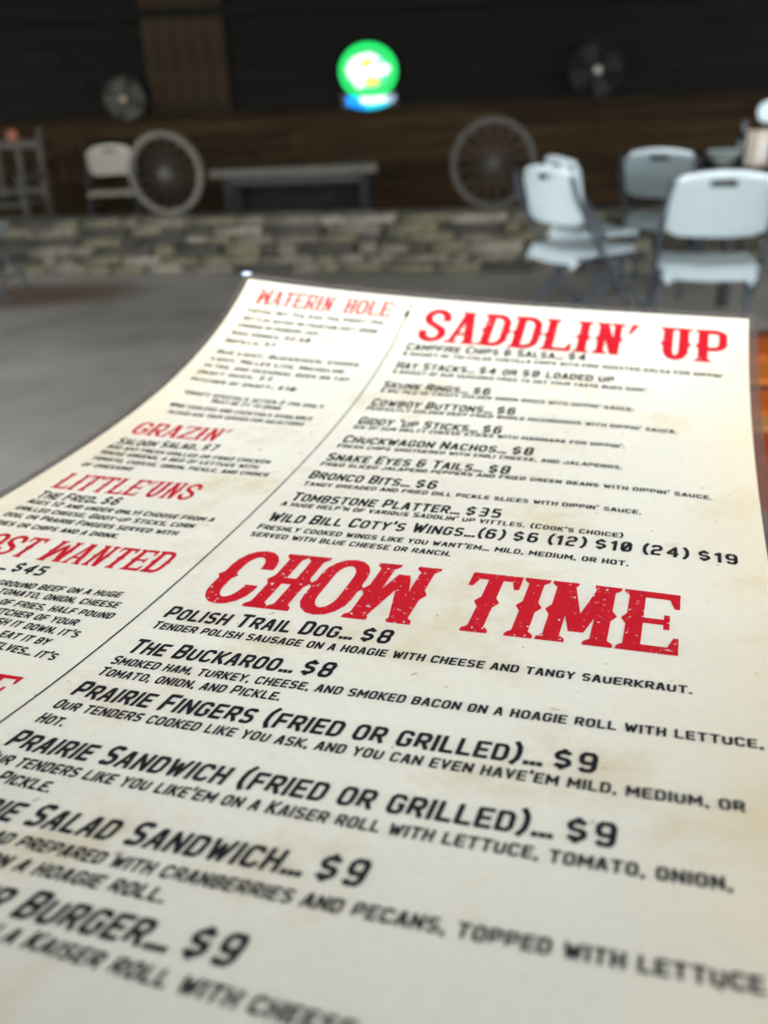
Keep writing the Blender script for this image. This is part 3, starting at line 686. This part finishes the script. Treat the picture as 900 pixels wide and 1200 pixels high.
# ------------------------------------------------------------------ wagon wheels on the wall
def wheel(name, label, dist, R_, m_, lean=.06):
    e = empty(name, label=label, cat='wheel', group=None)
    b = MB(); n = 48
    prof = [(R_ - .042, -.018), (R_, -.018), (R_, .018), (R_ - .042, .018)]
    vs = []; fs = []
    for i in range(n):
        a = 2 * pi * i / n
        for (r, y) in prof: vs.append((r * cos(a), y, R_ + r * sin(a)))
    for i in range(n):
        for j in range(4): fs.append((i * 4 + j, i * 4 + (j + 1) % 4, ((i + 1) % n) * 4 + (j + 1) % 4, ((i + 1) % n) * 4 + j))
    b.add(vs, fs); b.build('rim', m_, e)
    Rx = Matrix.Rotation(pi / 2, 3, 'X')
    h = MB(); h.lathe([(.026, -.045), (.034, -.04), (.040, -.012), (.040, .012), (.034, .04), (.026, .045)], 18, (0, 0, R_), Rx); h.build('hub', m_, e, smooth=True)
    k = MB(); k.lathe([(.014, .046), (.017, .05), (.014, .062), (.004, .066)], 12, (0, 0, R_), Rx); k.build('hub_cap', M['wheel_pale'], e, smooth=True)
    for i in range(16):
        a = 2 * pi * (i + .5) / 16; s_ = MB()
        s_.tube([(.034 * cos(a), 0, R_ + .034 * sin(a)), ((R_ - .15) * cos(a), 0, R_ + (R_ - .15) * sin(a)), ((R_ - .036) * cos(a), 0, R_ + (R_ - .036) * sin(a))], [.007, .0045, .005], 8)
        s_.build('spoke', M['wheel'], e)
    for i in (-1, 1):  # small wooden chocks that keep it upright
        c = MB(); c.box((i * .11, 0, .012), (.06, .07, .024), bev=.004); c.build('chock', M['darkwood'], e)
    return e
def onwall(x_w): # world x -> point on the cap centre line
    dx = x_w + 1.0; return Vector((x_w, 6.45 + .165 / cos(WA) + dx * math.tan(WA), KTOP))
w1 = wheel('wagon_wheel', 'pale grey spoked wagon wheel on the stone wall beside the far white chair', 0, .292, M['wheel_pale'])
w1.location = onwall(-1.535); w1.rotation_euler = (radians(-1.0), 0, WA)
w2 = wheel('wagon_wheel', 'darker grey spoked wagon wheel on the stone wall left of the folding chairs', 0, .300, M['wheel'])
w2.location = onwall(.865); w2.rotation_euler = (radians(-1.0), 0, WA)

# ------------------------------------------------------------------ folding chairs
def chair(name, label, group='white plastic folding chairs', plastic='plastic'):
    e = empty(name, label=label, cat='chair', group=group)
    # backrest: a curved shell with a hand slot near the top
    def shell(nx, nz, W_, H_, fn, hole=None, th=.016):
        bm = bmesh.new(); g = [[bm.verts.new(fn((i / nx - .5) * 2, j / nz)) for i in range(nx + 1)] for j in range(nz + 1)]
        for j in range(nz):
            for i in range(nx):
                if hole and hole(i, j): continue
                bm.faces.new((g[j][i], g[j][i + 1], g[j + 1][i + 1], g[j + 1][i]))
        bmesh.ops.solidify(bm, geom=bm.faces[:], thickness=th)
        bmesh.ops.recalc_face_normals(bm, faces=bm.faces)
        me = bpy.data.meshes.new('shell'); bm.to_mesh(me); bm.free()
        for p in me.polygons: p.use_smooth = True
        me.set_sharp_from_angle(angle=radians(45)); return me
    def bfn(s, t):
        # rounded-rectangle outline: pull in at the corners
        hw = .218 - .018 * (1 - t)
        cr = max(0, (abs(t - .5) - .36) / .14); hw -= .045 * cr ** 2.2
        x = s * hw; y = -.205 - .050 * t + .040 * (s * s) - .0; z = .572 + .255 * t - .024 * s * s * t
        return (x, y, z)
    me = shell(16, 10, 0, 0, bfn, hole=lambda i, j: j == 8 and 6 <= i <= 9, th=.02); me.materials.append(M[plastic])
    o = bpy.data.objects.new('backrest', me); COL.objects.link(o); o.parent = e
    # rolled top lip of the backrest
    lip = MB(); lip.tube([Vector(bfn(s, 1)) + Vector((0, -.006, .002)) for s in [(-1 + i / 8) for i in range(17)]], .013, 10)
    lip.build('top_rim', M[plastic], o, smooth=True)
    def sfn(s, t):
        hw = .205 + .012 * math.sin(t * pi); cr = max(0, (abs(t - .5) - .38) / .12); hw -= .035 * cr ** 2.2
        return (s * hw, -.20 + .41 * t, .447 + .012 * s * s - .012 * max(0, (t - .8) / .2) ** 2 - .060 * max(0, (.12 - t) / .12) ** 1.6 - .030 * max(0, (abs(s) - .86) / .14) ** 1.5 - .02 * max(0, (t - .9) / .1) ** 2)
    me = shell(22, 26, 0, 0, sfn, th=.022); me.materials.append(M[plastic])
    so = bpy.data.objects.new('seat', me); COL.objects.link(so); so.parent = e
    for s in (-1, 1):
        a = MB(); x = .222 * s
        a.tube([(x * .93, -.262, .80), (x, -.235, .70), (x, -.06, .45), (x, .05, .30), (x, .235, .012)], .0125, 10)
        f = a.build('front_leg', M['frame'], e, smooth=True)
        g = MB(); g.tube([(x, .232, .018), (x, .243, .0)], .0155, 10); g.build('foot_cap', M['blackmetal'], f)
        a = MB(); x2 = .196 * s
        a.tube([(x2, .13, .428), (x2, .03, .30), (x2, -.225, .012)], .0115, 10)
        f = a.build('rear_leg', M['frame'], e, smooth=True)
        g = MB(); g.tube([(x2, -.222, .018), (x2, -.234, .0)], .0145, 10); g.build('foot_cap', M['blackmetal'], f)
        a = MB(); a.tube([(x2 * 1.0, -.19, .425), (x2, .17, .428)], .009, 8); a.build('seat_rail', M['frame'], e)
    a = MB(); a.tube([(-.222, .17, .115), (.222, .17, .115)], .008, 8); a.build('front_stretcher', M['frame'], e)
    a = MB(); a.tube([(-.196, -.15, .10), (.196, -.15, .10)], .008, 8); a.build('rear_stretcher', M['frame'], e)
    return e
def place(o, x, y, rz, label=None):
    o.location = (x, y, 0); o.rotation_euler.z = radians(rz)
    if label: o['label'] = label
    return o
c0 = chair('folding_chair', 'nearest white folding chair seen from behind at the right, big slotted backrest')
c0['category'] = 'chair'
place(c0, 1.50, 3.83, -14)
CH = [(1.79, 5.30, -34, 'white folding chair behind and left of the nearest big-backed one'),
      (1.05, 4.34, -62, 'white folding chair left of the group, turned right, wide grey-shaded backrest'),
      (1.25, 4.91, -76, 'white folding chair just beyond the left one, its narrow edge-on backrest showing'),
      (2.42, 4.28, 14, 'white folding chair at the right frame edge, only a sliver showing'),
      (-2.735, 5.95, -88, 'white folding chair at the left frame edge, only its seat front showing')]
for x, y, rz, lb in CH: place(copy_tree(c0), x, y, rz, lb)
far = chair('folding_chair', 'far ivory folding chair beyond the stone wall beside the wagon wheel', 'white plastic folding chairs', 'plastic_old')
place(far, -2.50, 8.60, 188)

# ------------------------------------------------------------------ dark low table beyond the stone wall
M['panelgrey'] = mat('dark_grey_board', (.020, .021, .019), .8, var=.3, spec=.1)
t1 = empty('long_table', (-.68, 8.35, 0), radians(-2), label='long dark wooden table with a pale front edge, between the wagon wheels', cat='table')
TZ = .62
for i in range(4): boxo('top_board', (0, -.24 + .16 * i, TZ - .02), (1.48, .152, .036), M['darkwood'], t1, .004)
boxo('front_edge', (0, -.335, TZ - .025), (1.5, .03, .07), M['palewood'], t1, .004)
for sx_ in (-1, 1):
    for sy in (-1, 1): boxo('leg', (sx_ * .62, sy * .24, (TZ - .04) / 2), (.07, .07, TZ - .04), M['darkwood'], t1, .005)
    boxo('side_rail', (sx_ * .62, 0, .14), (.05, .41, .06), M['darkwood'], t1, .004)
boxo('back_panel', (.06, .30, .30), (1.30, .02, .50), M['panelgrey'], t1, .003)
boxo('apron', (0, -.27, TZ - .09), (1.17, .025, .10), M['blackmetal'], t1, .003)
boxo('stretcher', (0, 0, .14), (1.19, .05, .06), M['darkwood'], t1, .004)
for i in range(3): boxo('lower_shelf_board', (0, -.13 + .13 * i, .205), (1.10, .12, .022), M['darkwood'], t1, .003)

# ------------------------------------------------------------------ weathered wooden chairs at far left
def wood_chair(name, label, loc, rz, m_, tall, wide, slats):
    e = empty(name, loc, rz, label=label, cat='chair')
    for s in (-1, 1):
        b = MB(); b.tube([(s * wide / 2, -.23, 0), (s * wide / 2, -.22, .45), (s * wide / 2, -.27, tall * .8), (s * wide / 2, -.34, tall)], [.03, .03, .026, .02], 8); b.build('back_post', m_, e)
        b = MB(); b.tube([(s * wide / 2, .22, 0), (s * wide / 2, .22, .64)], .028, 8); b.build('front_leg', m_, e)
        boxo('arm', (s * wide / 2, -.01, .655), (.075, .52, .028), m_, e, .006)
        boxo('side_stretcher', (s * wide / 2, 0, .20), (.03, .41, .045), m_, e, .004)
    for k in range(4): boxo('seat_slat', (0, -.15 + .11 * k, .44), (wide - .05, .10, .022), m_, e, .004)
    for k in range(slats):
        boxo('back_slat', (-wide / 2 + wide * (k + 1) / (slats + 1), -.258, .68), (.05, .018, .44), m_, e, .004, Matrix.Rotation(radians(8), 3, 'X'))
    boxo('top_rail', (0, -.292, .90), (wide - .04, .028, .07), m_, e, .006)
    boxo('lower_rail', (0, -.245, .52), (wide - .04, .028, .05), m_, e, .004)
    boxo('front_stretcher', (0, .22, .22), (wide - .05, .028, .05), m_, e, .004)
    return e
wood_chair('wooden_armchair', 'weathered grey wooden armchair with tall posts, cut by the left frame edge', (-3.22, 7.75, 0), radians(176), M['greywood'], 1.02, .60, 2)
wood_chair('wooden_side_chair', 'dark brown slat-backed wooden chair between the grey armchair and the far white chair', (-3.05, 9.05, 0), radians(182), M['plank0'], .82, .46, 3)
# reddish glass lamp on a bracket
lp = empty('wall_lamp', (-3.72, YB - .005, .86), label='small dim reddish round lamp on the brown wall at far left', cat='lamp')
boxo('bracket', (0, -.02, 0), (.05, .05, .05), M['blackmetal'], lp, .005)
mg = mat('reddish_lamp_glass', (.22, .075, .04), .4, var=.1, emit=(.8, .28, .15, .03))
b = MB(); b.lathe([(.02, -.0), (.05, .02), (.062, .06), (.05, .10), (.02, .12)], 18, (0, -.05, .02)); b.build('globe', mg, lp, smooth=True)

# ------------------------------------------------------------------ round fans on the dark wall
def fan(label, loc, R_, hubm, cagem):
    e = empty('wall_fan', loc, label=label, cat='fan')
    Rx = Matrix.Rotation(pi / 2, 3, 'X')
    b = MB(); b.box((0, .03, 0), (.08, .12, .08), bev=.01); b.build('mount', M['blackmetal'], e)
    b = MB(); b.lathe([(.01, .04), (.05, .03), (.06, -.02), (.04, -.05), (.01, -.055)], 16, (0, -.07, 0), Rx); b.build('motor', M['blackmetal'], e, smooth=True)
    for k in range(4):
        a = k * pi / 2 + .4; b = MB()
        vs = []
        for (rr, wd_) in ((.04, .02), (R_ * .5, .075), (R_ * .86, .085), (R_ * .92, .03)):
            for s in (-1, 1): vs.append((rr * cos(a) - s * wd_ * sin(a), -.105 + s * .018, rr * sin(a) + s * wd_ * cos(a)))
        vs2 = [(x, y - .004, z_) for x, y, z_ in vs]; n = len(vs)
        fs = [(2 * i, 2 * i + 1, 2 * i + 3, 2 * i + 2) for i in range(3)]
        b.add(vs + vs2, fs + [tuple(n + q for q in f[::-1]) for f in fs] + [(0, 2, n + 2, n), (2, 4, n + 4, n + 2), (4, 6, n + 6, n + 4), (1, n + 1, n + 3, 3), (3, n + 3, n + 5, 5), (5, n + 5, n + 7, 7), (0, n, n + 1, 1), (6, 7, n + 7, n + 6)])
        b.build('blade', cagem, e)
    cg = MB()
    for rr, y in ((R_, -.10), (R_ * .97, -.145), (R_ * .7, -.165), (R_ * .42, -.172)):
        cg.tube([(rr * cos(2 * pi * i / 32), y, rr * sin(2 * pi * i / 32)) for i in range(32)], .006, 6, closed=True)
    for i in range(24):
        a = 2 * pi * i / 24; cg.tube([(.05 * cos(a), -.175, .05 * sin(a)), (R_ * .7 * cos(a), -.165, R_ * .7 * sin(a)), (R_ * cos(a), -.13, R_ * sin(a)), (R_ * cos(a), -.08, R_ * sin(a))], .0035, 5)
    cg.build('cage', cagem, e)
    b = MB(); b.lathe([(.040, 0), (.038, .012), (.024, .020), (.004, .024)], 18, (0, -.172, 0), Rx); b.build('hub_badge', hubm, e, smooth=True)
    return e
cgl = mat('grey_painted_steel', (.075, .07, .052), .5, .2, var=.15); cgd = mat('dark_painted_steel', (.010, .010, .008), .6, .2, var=.15)
hbl = mat('brassy_badge', (.30, .22, .13), .35, .2, var=.1); hbp = mat('pale_badge', (.36, .36, .29), .35, .1, var=.1)
fan('grey caged round wall fan above the left wagon wheel, with a brassy badge', (-2.47, YB - .04, 1.235), .20, hbl, cgl)
fan('faint dark caged round wall fan above the folding chairs, with a pale badge', (2.33, YB - .04, 1.325), .265, hbp, cgd)

# ------------------------------------------------------------------ neon sign
ng = empty('neon_sign', (.02, YB - .06, 1.26), label='glowing oval neon bar sign, green ring over a blue scroll', cat='sign')
def glow(name, c, s):
    mt, t, b = nt(name); b.inputs['Base Color'].default_value = (*[x * .5 for x in c], 1)
    b.inputs['Emission Color'].default_value = (*c, 1); b.inputs['Emission Strength'].default_value = s; return mt
G = glow('green_neon', (.0, 1, .17), .30); Wt = glow('white_neon', (.92, 1, .95), .55); Yl = glow('yellow_neon', (.95, .85, .03), .36); Bl = glow('blue_neon', (.0, .30, 1), .38); Cy = glow('cyan_neon', (.02, .72, 1), .36); Lv = glow('pale_lavender_neon', (.5, .65, .9), .2)
b = MB(); n = 40
b.add([(.30 * cos(2 * pi * i / n), y, .14 + .265 * sin(2 * pi * i / n)) for y in (.03, .05) for i in range(n)], [tuple(range(n)), tuple(range(n, 2 * n))[::-1]] + [(i, (i + 1) % n, n + (i + 1) % n, n + i) for i in range(n)])
b.build('backing_board', M['blackmetal'], ng)
b = MB(); b.tube([(.272 * cos(2 * pi * i / 48), 0, .14 + .235 * sin(2 * pi * i / 48)) for i in range(48)], .023, 10, closed=True); b.build('green_ring_tube', G, ng, smooth=True)
def blob(name, m_, pts, r):
    b = MB(); b.tube(pts, r, 10); return b.build(name, m_, ng, smooth=True)
ob = MB(); ob.add([(.215 * cos(2 * pi * i / n), y, .14 + .18 * sin(2 * pi * i / n)) for y in (.012, .02) for i in range(n)], [tuple(range(n)), tuple(range(n, 2 * n))[::-1]] + [(i, (i + 1) % n, n + (i + 1) % n, n + i) for i in range(n)])
ob.build('green_backlight', glow('green_backlight', (.05, .9, .3), .34), ng)
blob('white_scroll_tube', Wt, [(-.21, -.01, .13), (-.13, -.01, .17), (-.06, -.01, .13), (-.10, -.01, .06), (-.08, -.01, .0)], .045)
blob('white_script_tube', Wt, [(-.19, -.015, .20), (-.10, -.015, .255), (.02, -.015, .275), (.10, -.015, .24)], .026)
blob('white_script_tube', Wt, [(-.17, -.02, .12), (-.13, -.02, .08), (-.07, -.02, .10)], .045)
blob('white_letter_tube', Wt, [(.0, -.015, .12), (.06, -.01, .17), (.10, -.01, .12), (.15, -.01, .17), (.20, -.01, .13)], .048)
blob('yellow_palm_tube', Yl, [(-.06, -.03, .215), (-.01, -.03, .235), (.05, -.03, .22)], .030)
blob('yellow_palm_tube', Yl, [(0., -.03, .22), (.0, -.03, .17)], .018)
blob('yellow_bar_tube', Yl, [(-.03, -.03, .035), (.03, -.03, .04), (.10, -.03, .045)], .030)
ob = blob('blue_scroll_tube', Bl, [(-.235, 0, -.135), (-.18, 0, -.125), (-.12, 0, -.15), (-.05, 0, -.165)], .052)
blob('cyan_scroll_tube', Cy, [(-.10, -.01, -.165), (0, -.01, -.178), (.10, -.01, -.165), (.19, -.01, -.14)], .034)
blob('white_scroll_line_tube', Wt, [(-.09, -.045, -.115), (0, -.045, -.125), (.10, -.045, -.12), (.17, -.045, -.112)], .026)
blob('lavender_scroll_end_tube', Lv, [(.19, -.03, -.14), (.235, -.03, -.105), (.24, -.03, -.085)], .036)
boxo('lower_backing', (0, .045, -.13), (.58, .02, .16), M['blackmetal'], ng)

# ------------------------------------------------------------------ table at the right with things on it
t2 = empty('dining_table', (2.80, 5.05, 0), radians(-8), label='dark dining table behind the folding chairs, right frame edge', cat='table')
for i in range(6): boxo('top_board', (0, -.40 + .16 * i, .725), (1.72, .152, .03), M['darkwood'], t2, .004)
for sx_ in (-1, 1):
    boxo('apron', (sx_ * .72, 0, .67), (.03, .66, .08), M['darkwood'], t2, .003)
    for sy in (-1, 1): boxo('leg', (sx_ * .76, sy * .38, .355), (.06, .06, .71), M['blackmetal'], t2, .005)
TT = .7405
e = empty('napkin_box', (2.13, 4.92, TT), radians(12), label='tall cream box of napkins on the dark table', cat='box')
boxo('body', (0, 0, .085), (.085, .10, .17), M['cream'], e, .006); boxo('lid', (0, 0, .174), (.09, .105, .012), M['cream'], e, .004); boxo('napkins', (0, -.052, .09), (.06, .008, .11), mat('white_paper', (.7, .66, .6), .8), e, .002)
e = empty('napkin_box', (2.235, 4.86, TT), radians(-6), label='pinkish cream box beside the tall cream one, nearer the right edge', cat='box')
mpk = mat('pinkish_card', (.45, .36, .32), .7, var=.1)
boxo('body', (0, 0, .075), (.075, .10, .15), mpk, e, .006); boxo('lid', (0, 0, .154), (.08, .105, .012), mpk, e, .004)
e = empty('table_sign', (2.235, 5.10, TT), label='round pale blue disc on a short dark stand behind the cream boxes', cat='sign')
b = MB(); b.lathe([(.055, 0), (.055, .008), (.012, .016), (.010, .20), (.012, .21)], 18); b.build('stand', M['blackmetal'], e, smooth=True)
b = MB(); b.lathe([(.02, -.012), (.052, -.010), (.058, -.004), (.058, .004), (.052, .010), (.02, .012)], 28, (0, 0, .265), Matrix.Rotation(pi / 2, 3, 'X')); b.build('disc', M['disc'], e, smooth=True)
e = empty('sauce_bottle', (2.11, 5.09, TT), label='slim dark bottle left of the cream box', cat='bottle')
b = MB(); b.lathe([(.030, 0), (.033, .006), (.033, .11), (.026, .14), (.013, .165), (.013, .205)], 20); b.build('body', M['glassdark'], e, smooth=True)
b = MB(); b.lathe([(.015, .205), (.015, .228), (.012, .23)], 16); b.build('cap', M['blackmetal'], e, smooth=True)
e = empty('serving_bowl', (1.99, 5.02, TT), label='grey-green bowl at the left end of the dark table', cat='bowl')
b = MB(); b.lathe([(.035, 0), (.04, .008), (.085, .05), (.098, .075), (.092, .077), (.078, .05), (.03, .014)], 26); b.build('body', M['greyceramic'], e, smooth=True)
b = MB(); b.lathe([(.097, .074), (.101, .077), (.097, .080), (.092, .077)], 26); b.build('rim', M['disc'], e, smooth=True)

# ------------------------------------------------------------------ varnished plank table, close at right
t3 = empty('plank_table', (1.19, 1.07, 0), radians(0), label='orange varnished plank table close by, past the right edge of the menu', cat='table')
y = .45
for w_, k in ((.05, 3), (.13, 0), (.13, 2), (.03, 3), (.10, 0), (.06, 4), (.10, 1), (.10, 1), (.03, 3), (.13, 1)):
    boxo('plank', (0, y - w_ / 2, .722), (1.5, w_ - .008, .036), M['varn%d' % k], t3, .004); y -= w_
boxo('end_batten', (-.60, 0, .687), (.08, .82, .034), M['gap'], t3, .003); boxo('end_batten', (.60, 0, .687), (.08, .82, .034), M['gap'], t3, .003)
for sx_ in (-1, 1):
    for sy in (-1, 1): boxo('leg', (sx_ * .60, sy * .34, .335), (.08, .08, .67), M['gap'], t3, .006)
